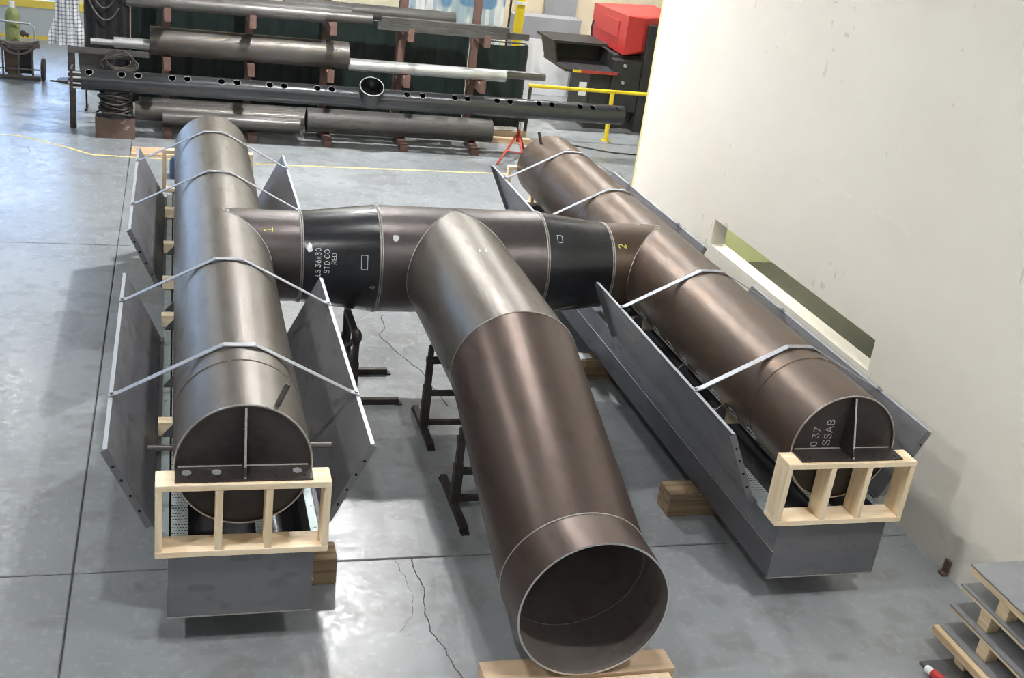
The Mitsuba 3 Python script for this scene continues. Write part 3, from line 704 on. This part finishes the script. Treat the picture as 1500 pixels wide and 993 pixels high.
def sqtube(x0, x1, y0, y1, z0, z1, lab):
    w = 0.008
    o = sbox(y0, z0, y1, z1).buffer(0); i_ = sbox(y0 + w, z0 + w, y1 - w, z1 - w)
    solo('square_tube', lab, 'steel tube', orient(extrude(shapely.difference(o, i_), x1 - x0), (0, 1, 0), (0, 0, 1), (1, 0, 0), (x0, 0, 0)), 'm_pipe_dull')
sqtube(2.54, 4.55, 11.80, 11.90, 1.802, 1.90, 'front dark square tube on the upper right arms')
sqtube(2.60, 4.95, 11.92, 12.02, 1.802, 1.90, 'longer dark square tube behind the front one on the upper arms')
sqtube(2.62, 4.72, 12.04, 12.14, 1.802, 1.90, 'third dark square tube on the upper right arms')
sqtube(2.60, 4.60, 11.86, 11.98, 1.902, 1.98, 'dark square tube lying on top of the others on the upper arms')
hpipe('floor_pipe', -0.55, 1.47, 11.92, 0.225, 0.115, 'm_pipe_grey', 'grey pipe at the front of the rack feet on the left')
hpipe('floor_pipe', -0.95, 1.55, 12.20, 0.255, 0.140, 'm_pipe_brown', 'brown pipe lying behind the front left floor pipe')
hpipe('floor_pipe', 1.58, 4.55, 12.10, 0.300, 0.187, 'm_pipe_dull', 'dull thick pipe on the rack feet at the right')
hpipe('floor_pipe', -0.9, 3.3, 12.52, 0.255, 0.14, 'm_pipe_dull', 'dull pipe farthest back on the rack feet')
# the long drilled pipe in front
PY, PR = 11.40, 0.150
dk = thing('drilled_pipe', 'long black pipe drilled with a row of holes and with one round branch stub', 'pipe')
zL, zR = 0.835, 0.845
body = man(shell((-1.64, PY, zL), (6.50, PY, zR), (1, 0, 0.0012), PR, t=0.008, n=64))
HX = [-1.53, -1.10, -0.88, -0.42, -0.21, 0.26, 0.48, 0.94, 1.15, 1.63, 1.84, 2.97, 3.21, 3.71, 3.91, 4.38, 4.59, 5.06, 5.27, 5.74, 5.95, 6.38]
cut = []
for hx in HX:
    cut.append(man(solid_cyl((hx, PY - 0.05, zL + 0.05), (hx, PY - 0.05 - 0.16, zL + 0.36), 0.050, 24)))
for c in cut: body = body - c
stubhole = man(solid_cyl((2.42, PY - 0.03, zL), (2.42, PY - 0.30, zL + 0.35), 0.165, 40))
body = body - stubhole
part(dk, 'pipe_body', unman(body), 'm_pipe_black', 40)
for hx in HX:
    c = np.array([hx, PY - 0.05 - 0.04, zL + 0.05 + 0.075]); dirn = np.array([0, -0.16, 0.31]); dirn /= np.linalg.norm(dirn)
    s = c + dirn * 0.0
    a = ring((0, 0, 0), dirn, 0.0515, 20)
    pts = []
    for q in a:
        # project on the cylinder surface along dirn
        o = np.array([hx, PY - 0.05, zL + 0.05]) + q - np.array([0, PY, zL]); o[0] = 0
        A = dirn[1] ** 2 + dirn[2] ** 2; B = 2 * (o[1] * dirn[1] + o[2] * dirn[2]); Cc = o[1] ** 2 + o[2] ** 2 - (PR + .001) ** 2
        tt = (-B + math.sqrt(max(B * B - 4 * A * Cc, 0))) / (2 * A)
        pts.append(np.array([hx, PY - 0.05, zL + 0.05]) + q + dirn * tt)
    part(dk, 'hole_rim', tube(pts, 0.004, 5, closed=True), 'm_silver', True)
st_ax = np.array([0, -0.27, 0.35]); st_ax /= np.linalg.norm(st_ax)
stb = man(shell(np.array([2.42, PY, zL]), np.array([2.42, PY, zL]) + st_ax * 0.275, st_ax, 0.178, t=0.009, n=48)) - man(solid_cyl((-2, PY, zL), (7, PY, zR), PR - 0.004, 64))
part(dk, 'branch_stub', unman(stb), 'm_pipe_black', 40)
rimc = np.array([2.42, PY, zL]) + st_ax * 0.275
part(dk, 'stub_rim', tube(ring(rimc, st_ax, 0.176, 40), 0.009, 6, closed=True), 'm_silver', True, label='bright rim of the stub')
part(dk, 'end_flange', bx(-1.78, -1.74, PY - 0.17, PY + 0.16, 0.70, 1.0, 0.004), 'm_stand')
for z in (0.74, 0.80, 0.88, 0.95):
    part(dk, 'flange_bolt', rod((-1.80, PY - 0.14, z), (-1.64, PY - 0.14, z), 0.013, 8), 'm_silver')
part(dk, 'flange_rod', rod((-2.05, PY, 0.78), (-1.74, PY, 0.78), 0.012, 8), 'm_stand')
part(dk, 'neck', rod((-1.76, PY, zL), (-1.60, PY, zL), 0.11, 24), 'm_pipe_black', 40)

# red jack stand carrying the right part of the drilled pipe
jk = thing('jack_stand', 'red tripod jack stand under the right part of the drilled pipe', 'stand')
J = np.array([4.86, 11.55, 0])
part(jk, 'post', rod(J + [0, 0, 0.28], J + [0, 0, 0.47], 0.03), 'm_red_paint')
part(jk, 'screw', rod(J + [0, 0, 0.47], J + [0, -0.1, 0.645], 0.014), 'm_silver')
part(jk, 'saddle_head', bx(J[0] - 0.07, J[0] + 0.07, J[1] - 0.2, J[1] + 0.06, 0.645, 0.672), 'm_stand')
for dx, dy in ((-0.42, -0.45), (-0.02, -0.62), (0.28, 0.45)):
    part(jk, 'leg', rod(J + [0, 0, 0.44], J + [dx, dy, 0.012], 0.018, 8), 'm_red_paint')
part(jk, 'stretcher', cat_(rod(J + [-0.25, -0.27, 0.19], J + [-0.01, -0.38, 0.19], 0.01, 8)), 'm_red_paint')

# hose coil on a rusty box at the left
solo('rusty_box_section', 'rusty steel box section with a chalk mark standing under the hose coil', 'steel box',
     cat_(bx(-1.47, -0.93, 11.44, 11.46, 0, 0.29), bx(-1.47, -0.93, 11.60, 11.62, 0, 0.29), bx(-1.47, -1.45, 11.46, 11.60, 0, 0.29), bx(-0.95, -0.93, 11.46, 11.60, 0, 0.29), bx(-1.47, -0.93, 11.44, 11.62, 0.29, 0.30)), 'm_rust_box')
k = [q for q in labels if q.startswith('rusty_box')][0]
mk = orient(meshkit.text_mesh('P 5', 0.07, 0.001), (0.55, 0, -0.83), (0.83, 0, 0.55), (0, -1, 0), (-1.13, 11.4395, 0.24))
part(k, 'chalk_mark', mk, 'm_chalk_dim', label='scrawled chalk mark')
bk = thing('wire_drum', 'dark wire drum full of coiled hose standing on the rusty box section', 'drum')
part(bk, 'drum_body', loft([ring((-1.2, 11.53, 0.302), (0, 0, 1), 0.17, 28), ring((-1.2, 11.53, 0.66), (0, 0, 1), 0.215, 28)], True, False), 'm_black', 30)
rng = np.random.default_rng(5)
for i in range(8):
    a = np.linspace(0, 2 * np.pi, 40, endpoint=False); r = 0.205 + 0.05 * rng.random(); ph = rng.random() * 6
    z = 0.37 + 0.035 * i
    P = np.stack([-1.2 + (r + 0.012 * np.sin(3 * a + ph) - 0.004 * i) * np.cos(a), 11.53 + (r + 0.012 * np.cos(2 * a)) * np.sin(a), z + 0.03 * np.sin(2 * a + ph)], 1)
    part(bk, 'hose_loop', tube(P, 0.014, 6, closed=True), 'm_hose', True)
hk = thing('hose_bundle', 'dark looped hose hanging at the left end of the rack', 'hose')
for i in range(5):
    a = np.linspace(0, 2 * np.pi, 40, endpoint=False)
    P = np.stack([-1.15 + (0.26 - 0.02 * i) * np.cos(a), 11.845 + 0.015 * np.sin(a * 2 + i), 0.98 + 0.02 * i + (0.10 + 0.006 * i) * np.sin(a)], 1)
    part(hk, 'hose_loop', tube(P, 0.014, 6, closed=True), 'm_hose', True)
solo('grey_bracket_box', 'grey steel hopper plate hanging below the left end of the angle bar', 'steel plate', hull([(-1.72, 11.99, 1.10), (-1.22, 11.99, 1.10), (-1.70, 11.99, 0.80), (-1.25, 11.99, 0.85), (-1.72, 12.3, 1.10), (-1.22, 12.3, 1.10), (-1.65, 12.3, 0.80), (-1.25, 12.3, 0.85)]), 'm_pipe_grey')
solo('wall_post', 'slim dark post under the left end of the angle bar', 'post', bx(-1.84, -1.76, 11.90, 11.98, 0.0, 1.10), 'm_stand')

# welding curtains behind the rack
def curtain(x0, x1, z0, z1, y, amp, lab, mat='m_curtain'):
    nx, nz = 60, 8
    X, Z = np.meshgrid(np.linspace(x0, x1, nx), np.linspace(z0, z1, nz))
    Yv = y + amp * np.sin(X * 17 + 0.6 * np.sin(Z * 4)) + amp * 0.6 * np.sin(X * 31 + 2)
    sag = 0.04 * np.sin((X - x0) / (x1 - x0) * np.pi) * (Z - z0) / (z1 - z0)
    V = np.stack([X, Yv, Z - sag], -1).reshape(-1, 3)
    F = []
    for j in range(nz - 1):
        for i in range(nx - 1):
            a = j * nx + i; F += [[a, a + 1, a + nx + 1], [a, a + nx + 1, a + nx]]
    front = trimesh.Trimesh(V, np.array(F), process=False)
    b = moved(front, (0, 0.006, 0)); b.invert()
    k = thing('welding_curtain', lab, 'curtain')
    part(k, 'cloth', cat_(front, b), mat, True)
    fr = [(x0, y, 0.0), (x0, y, z1 - 0.03), (x0 + 0.05, y, z1 + 0.02), (x1 - 0.05, y, z1 + 0.02), (x1, y, z1 - 0.03), (x1, y, 0.0)]
    part(k, 'frame_tube', tube(fr, 0.014, 8), 'm_stand', 40)
    for xx in (x0, x1):
        part(k, 'frame_foot', bx(xx - 0.015, xx + 0.015, y - 0.18, y + 0.18, 0, 0.03), 'm_stand')
    for t in np.linspace(0.1, 0.9, 5):
        part(k, 'curtain_ring', tube(ring((x0 + (x1 - x0) * t, y, z1 + 0.005), (1, 0, 0), 0.02, 12), 0.004, 5, closed=True), 'm_silver', True)
for i, (a, b) in enumerate(((-1.03, 0.715), (0.75, 1.90), (1.935, 3.10), (3.135, 4.33))):
    curtain(a, b, 0.12, 1.74, 13.32, 0.008, '%s dark green welding curtain from the left behind the rack' % ('first', 'second', 'third', 'fourth')[i])
curtain(4.37, 5.36, 0.12, 1.53, 13.28, 0.010, 'black welding screen with a rounded frame at the right end of the rack')
curtain(-1.70, -1.06, 0.35, 2.3, 13.2, 0.03, 'dark drape hanging left of the rack', 'm_black')
ck = thing('cable_loops', 'grey cables looped over the dark drape', 'cable')
for i, (xa, xb2, zc, dp) in enumerate(((-1.62, -1.25, 1.75, 0.22), (-1.64, -1.2, 1.60, 0.25), (-1.2, -0.95, 1.8, 0.14))):
    t = np.linspace(0, 1, 20)
    part(ck, 'cable', tube(np.stack([xa + (xb2 - xa) * t, 13.1 + 0 * t, zc - dp * 4 * t * (1 - t) + 0.1 * (1 - t)], 1), 0.014, 6), 'm_pipe_grey', True)

# ------------------------------------------------------------------ left back: checked shirt, gas cart
def shirt():
    nx, nz = 40, 24
    V = []
    for j in range(nz):
        t = j / (nz - 1); z = 0.63 + 0.95 * t
        half = 0.29 - 0.15 * t + (0.02 * math.sin(9 * t))
        for i in range(nx):
            u = i / (nx - 1) * 2 - 1
            V.append((-2.12 + 0.03 * t + u * half, 15.0 - 0.06 * (1 - u * u) - 0.035 * math.sin(u * 11 + 1.5 * t) * (1 - 0.4 * t), z + 0.025 * math.sin(u * 8) * (1 - t)))
    F = []
    for j in range(nz - 1):
        for i in range(nx - 1):
            a = j * nx + i; F += [[a, a + 1, a + nx + 1], [a, a + nx + 1, a + nx]]
    f = trimesh.Trimesh(V, np.array(F), process=False); b = moved(f, (0, 0.05, 0)); b.invert()
    return cat_(f, b)
hk2 = thing('coat_stand', 'thin dark stand from which the checked shirt hangs', 'coat stand')
part(hk2, 'pole', rod((-2.1, 15.12, 0.0), (-2.1, 15.12, 1.75), 0.02, 10), 'm_stand')
part(hk2, 'base', solid_cyl((-2.1, 15.12, 0.0), (-2.1, 15.12, 0.03), 0.2, 24), 'm_stand')
part(hk2, 'hook', tube([(-2.1, 15.12, 1.72), (-2.1, 15.02, 1.74), (-2.1, 14.99, 1.60)], 0.012, 8), 'm_stand')
solo('checked_shirt', 'black and white checked shirt hanging at the top left', 'shirt', shirt(), 'm_shirt', True)
gk = thing('gas_cart', 'two-wheeled brown welding gas cart with rods and coiled hoses at the far left', 'cart')
for xx in (-3.12, -2.88, -2.66):
    part(gk, 'upright', rod((xx, 15.0, 0.06), (xx, 15.0, 0.62), 0.016, 8), 'm_cart')
for z in (0.06, 0.18, 0.62):
    part(gk, 'cross_rail', rod((-3.2, 15.0, z), (-2.55, 15.0, z), 0.014, 8), 'm_cart')
part(gk, 'tray', bx(-3.2, -2.55, 15.0, 15.3, 0.03, 0.05), 'm_cart')
part(gk, 'back_sheet', bx(-3.1, -2.9, 15.05, 15.07, 0.1, 0.6), 'm_rust_box')
part(gk, 'back_sheet', bx(-2.86, -2.66, 15.05, 15.07, 0.1, 0.6), 'm_black')
for xx in (-3.26, -2.50):
    w = part(gk, 'wheel', trimesh.creation.revolve(np.array([(0.03, -0.03), (0.17, -0.03), (0.185, -0.015), (0.185, 0.015), (0.17, 0.03), (0.03, 0.03)]), sections=28).apply_transform(trimesh.transformations.rotation_matrix(np.pi / 2, (0, 1, 0))).apply_translation((xx, 15.05, 0.186)), 'm_rubber', 40)
part(gk, 'handle', tube([(-3.2, 15.0, 0.62), (-3.2, 15.0, 0.90), (-3.12, 15.0, 0.95), (-2.68, 15.0, 0.93), (-2.62, 15.0, 0.88), (-2.60, 15.0, 0.62)], 0.016, 8), 'm_bright', 40)
for i in range(11):
    t = np.linspace(0, 1, 16)
    part(gk, 'hose', tube(np.stack([-3.2 + 0.66 * t, 14.955 - 0.012 * i + 0 * t, 0.56 + 0.025 * (i % 6) + 0.03 * (i // 6) - (0.05 + 0.018 * i) * np.sin(np.pi * t) * (1 if i % 2 else 0.35)], 1), 0.017, 6), 'm_cart', True)
cy = thing('gas_cylinder', 'olive green gas cylinder with a pale cap standing in the cart', 'gas cylinder')
prof = [(0.0, 0.051), (0.11, 0.051), (0.115, 0.08), (0.115, 1.02), (0.10, 1.10), (0.05, 1.15), (0.0, 1.15)]
part(cy, 'body', trimesh.creation.revolve(np.array(prof), sections=32).apply_translation((-2.97, 15.2, 0)), 'm_cyl_green', 40)
part(cy, 'valve_cap', solid_cyl((-2.97, 15.2, 1.15), (-2.97, 15.2, 1.24), 0.045, 20), 'm_white', 30, label='pale valve cap')
rg = thing('regulator', 'dark regulator with hoses resting on top of the cart', 'regulator')
part(rg, 'gauge', solid_cyl((-2.78, 14.92, 0.78), (-2.78, 14.86, 0.80), 0.045, 20), 'm_stand', 30)
part(rg, 'valve_body', tube([(-2.80, 14.97, 0.735), (-2.76, 14.95, 0.78), (-2.70, 14.95, 0.74)], 0.03, 10), 'm_stand', 40)

# ------------------------------------------------------------------ right back: guard rail, machine, panels
rl = thing('guard_rail', 'yellow safety rail in front of the black and red machine', 'guard rail')
part(rl, 'top_rail', rod((5.44, 13.2, 0.87), (8.6, 13.2, 0.87), 0.032, 16), 'm_safety_yellow', 40)
for xx in (6.98, 8.5):
    part(rl, 'post', rod((xx, 13.2, 0.0), (xx, 13.2, 0.87), 0.04, 16), 'm_safety_yellow', 40)
    part(rl, 'base_plate', bx(xx - .07, xx + .07, 13.13, 13.27, 0, 0.012), 'm_safety_yellow')
part(rl, 'end_post', rod((5.47, 13.2, 0.0), (5.47, 13.2, 0.85), 0.03, 16), 'm_stand', 40)
mk_ = thing('punch_press', 'black machine with a bright red box-shaped head behind the yellow rail', 'machine')
part(mk_, 'head', hull([(7.40, 14.05, 1.38), (7.40, 15.95, 1.40), (7.40, 15.95, 2.04), (7.40, 14.05, 2.07), (7.72, 14.05, 1.48), (7.72, 14.05, 2.05), (8.6, 14.4, 1.5), (8.6, 14.4, 2.1), (8.6, 15.95, 1.4), (8.6, 15.95, 2.1)]), 'm_red', label='bright red machine head')
part(mk_, 'head_panel', bx(7.385, 7.40, 14.45, 15.7, 1.62, 1.93, 0.004), 'm_red', label='raised red cover panel')
part(mk_, 'frame_plate', bx(7.80, 8.05, 14.0, 14.6, 0.0, 1.95, 0.01), 'm_machine')
part(mk_, 'body', bx(7.30, 8.9, 14.25, 16.2, 0.0, 1.36, 0.02), 'm_machine')
part(mk_, 'lower_cover', bx(7.25, 7.80, 14.02, 14.25, 0.35, 1.30, 0.02), 'm_machine')
part(mk_, 'table', bx(6.3, 7.35, 13.95, 15.3, 1.03, 1.08, 0.004), 'm_machine')
part(mk_, 'table_edge', cat_(bx(6.60, 7.3, 13.93, 13.95, 1.03, 1.075)), 'm_red_paint', label='red front edge of the table')
part(mk_, 'table_edge', cat_(bx(6.45, 6.60, 13.93, 13.95, 1.03, 1.075)), 'm_safety_yellow', label='yellow patch on the table edge')
part(mk_, 'throat_back', bx(6.45, 7.3, 15.05, 15.3, 1.08, 1.42), 'm_machine')
part(mk_, 'upper_shelf', bx(6.2, 7.3, 14.6, 15.6, 1.42, 1.47, 0.004), 'm_machine')
part(mk_, 'side_cheek', plate([(6.2, 14.5, 1.48), (6.2, 15.3, 1.48), (6.32, 15.3, 1.08), (6.32, 14.5, 1.08)], 0.03), 'm_machine')
part(mk_, 'pedestal', bx(6.85, 7.3, 14.1, 15.2, 0.0, 1.03, 0.01), 'm_machine')
part(mk_, 'white_tag', bx(6.62, 6.76, 13.97, 13.99, 0.62, 0.86), 'm_white', label='white paper tag')
for (yy, zz) in ((14.01, 1.2), (14.01, 0.9)):
    part(mk_, 'knob', solid_cyl((7.45, yy - 0.04, zz), (7.45, yy + 0.02, zz), 0.03, 14), 'm_bright', 30)
part(mk_, 'chain', tube([(7.30, 15.6, 1.75), (7.28, 15.6, 1.6), (7.3, 15.6, 1.45)], 0.02, 8), 'm_machine', True)
yk = thing('yellow_column', 'tall yellow square jib post behind the rack', 'post')
part(yk, 'post', bx(5.88, 6.03, 16.0, 16.15, 0, 4.0, 0.005), 'm_safety_yellow')
part(yk, 'base_plate', bx(5.8, 6.1, 15.93, 16.22, 0, 0.02), 'm_safety_yellow')
part(yk, 'cap_plate', bx(5.86, 6.05, 15.98, 16.17, 1.86, 1.92), 'm_white', label='pale collar on the post')
solo('grey_cabinet', 'grey steel cabinet behind the black machine', 'cabinet', cat_(bx(6.2, 7.62, 17.2, 17.7, 0, 1.52, 0.01)), 'm_grey_panel')
solo('white_panel', 'white board leaning in front of the grey cabinet', 'board', bx(6.1, 7.4, 16.9, 16.95, 0, 1.12, 0.006), 'm_white')
solo('door_leaf', 'grey door standing in the cream wall behind the cabinet', 'door', bx(7.05, 7.75, 18.0, 18.05, 0, 3.0, 0.004), 'm_grey_panel')
solo('cream_screen', 'cream partition panel behind the red machine head', 'partition', bx(6.2, 12.5, 18.2, 18.3, 0, 4.0), 'm_cream_warm')
pk = thing('plastic_strips', 'hanging clear and blue plastic sheet behind the top of the rack', 'plastic sheet')
nx = 50; X = np.linspace(3.55, 5.3, nx); V = []; 
for z in (0.9, 2.0, 3.4):
    for x in X: V.append((x, 14.8 + 0.03 * math.sin(x * 23) + 0.02 * math.sin(x * 41), z))
F = [[j * nx + i, j * nx + i + 1, (j + 1) * nx + i + 1] for j in range(2) for i in range(nx - 1)] + [[j * nx + i, (j + 1) * nx + i + 1, (j + 1) * nx + i] for j in range(2) for i in range(nx - 1)]
pf = trimesh.Trimesh(V, np.array(F), process=False); pb = moved(pf, (0, 0.004, 0)); pb.invert()
part(pk, 'sheet', cat_(pf, pb), 'm_plastic', True)
part(pk, 'hanging_rail', rod((3.4, 14.8, 3.4), (5.4, 14.8, 3.4), 0.02, 8), 'm_stand')
for xx in (3.4, 5.4):
    part(pk, 'rail_post', rod((xx, 14.8, 0), (xx, 14.8, 3.42), 0.02, 8), 'm_stand')
for i, (x0, y0, a) in enumerate(((4.55, 12.55, 0.0), (4.62, 13.0, 0.1))):
    pl = thing('floor_board', ('front', 'back')[i] + ' weathered wooden board on the floor behind the red jack stand', 'board')
    m = bx(0, 0.85, 0, 0.10, 0, 0.09, 0.004); m.apply_transform(trimesh.transformations.rotation_matrix(a, (0, 0, 1))); m.apply_translation((x0, y0, 0))
    scene[pl] = mikit.ply(m, 'm_plank')
t = np.linspace(0, 1, 50)
P = np.stack([5.4 + 2.6 * t, 12.5 + 0.35 * np.sin(t * 7) * (1 - t) - 0.2 * t, 0.014 + 0 * t], 1)
solo('floor_hose', 'thin black hose lying on the floor below the yellow rail', 'hose', tube(P, 0.012, 6), 'm_hose', True)
solo('blue_drum', 'small dark blue container on the floor behind the far end of the left header', 'container',
     trimesh.creation.revolve(np.array([(0, 0), (0.15, 0), (0.16, 0.03), (0.16, 0.22), (0.13, 0.27), (0.0, 0.27)]), sections=28).apply_translation((-0.28, 9.6, 0)), 'm_blue', 40)
solo('pale_board', 'pale board lying on the floor behind the far end of the left header', 'board', bx(-0.95, -0.1, 10.55, 10.95, 0.002, 0.03), 'm_plank')
for kx in [k for k, v in labels.items() if not v]: del labels[kx]
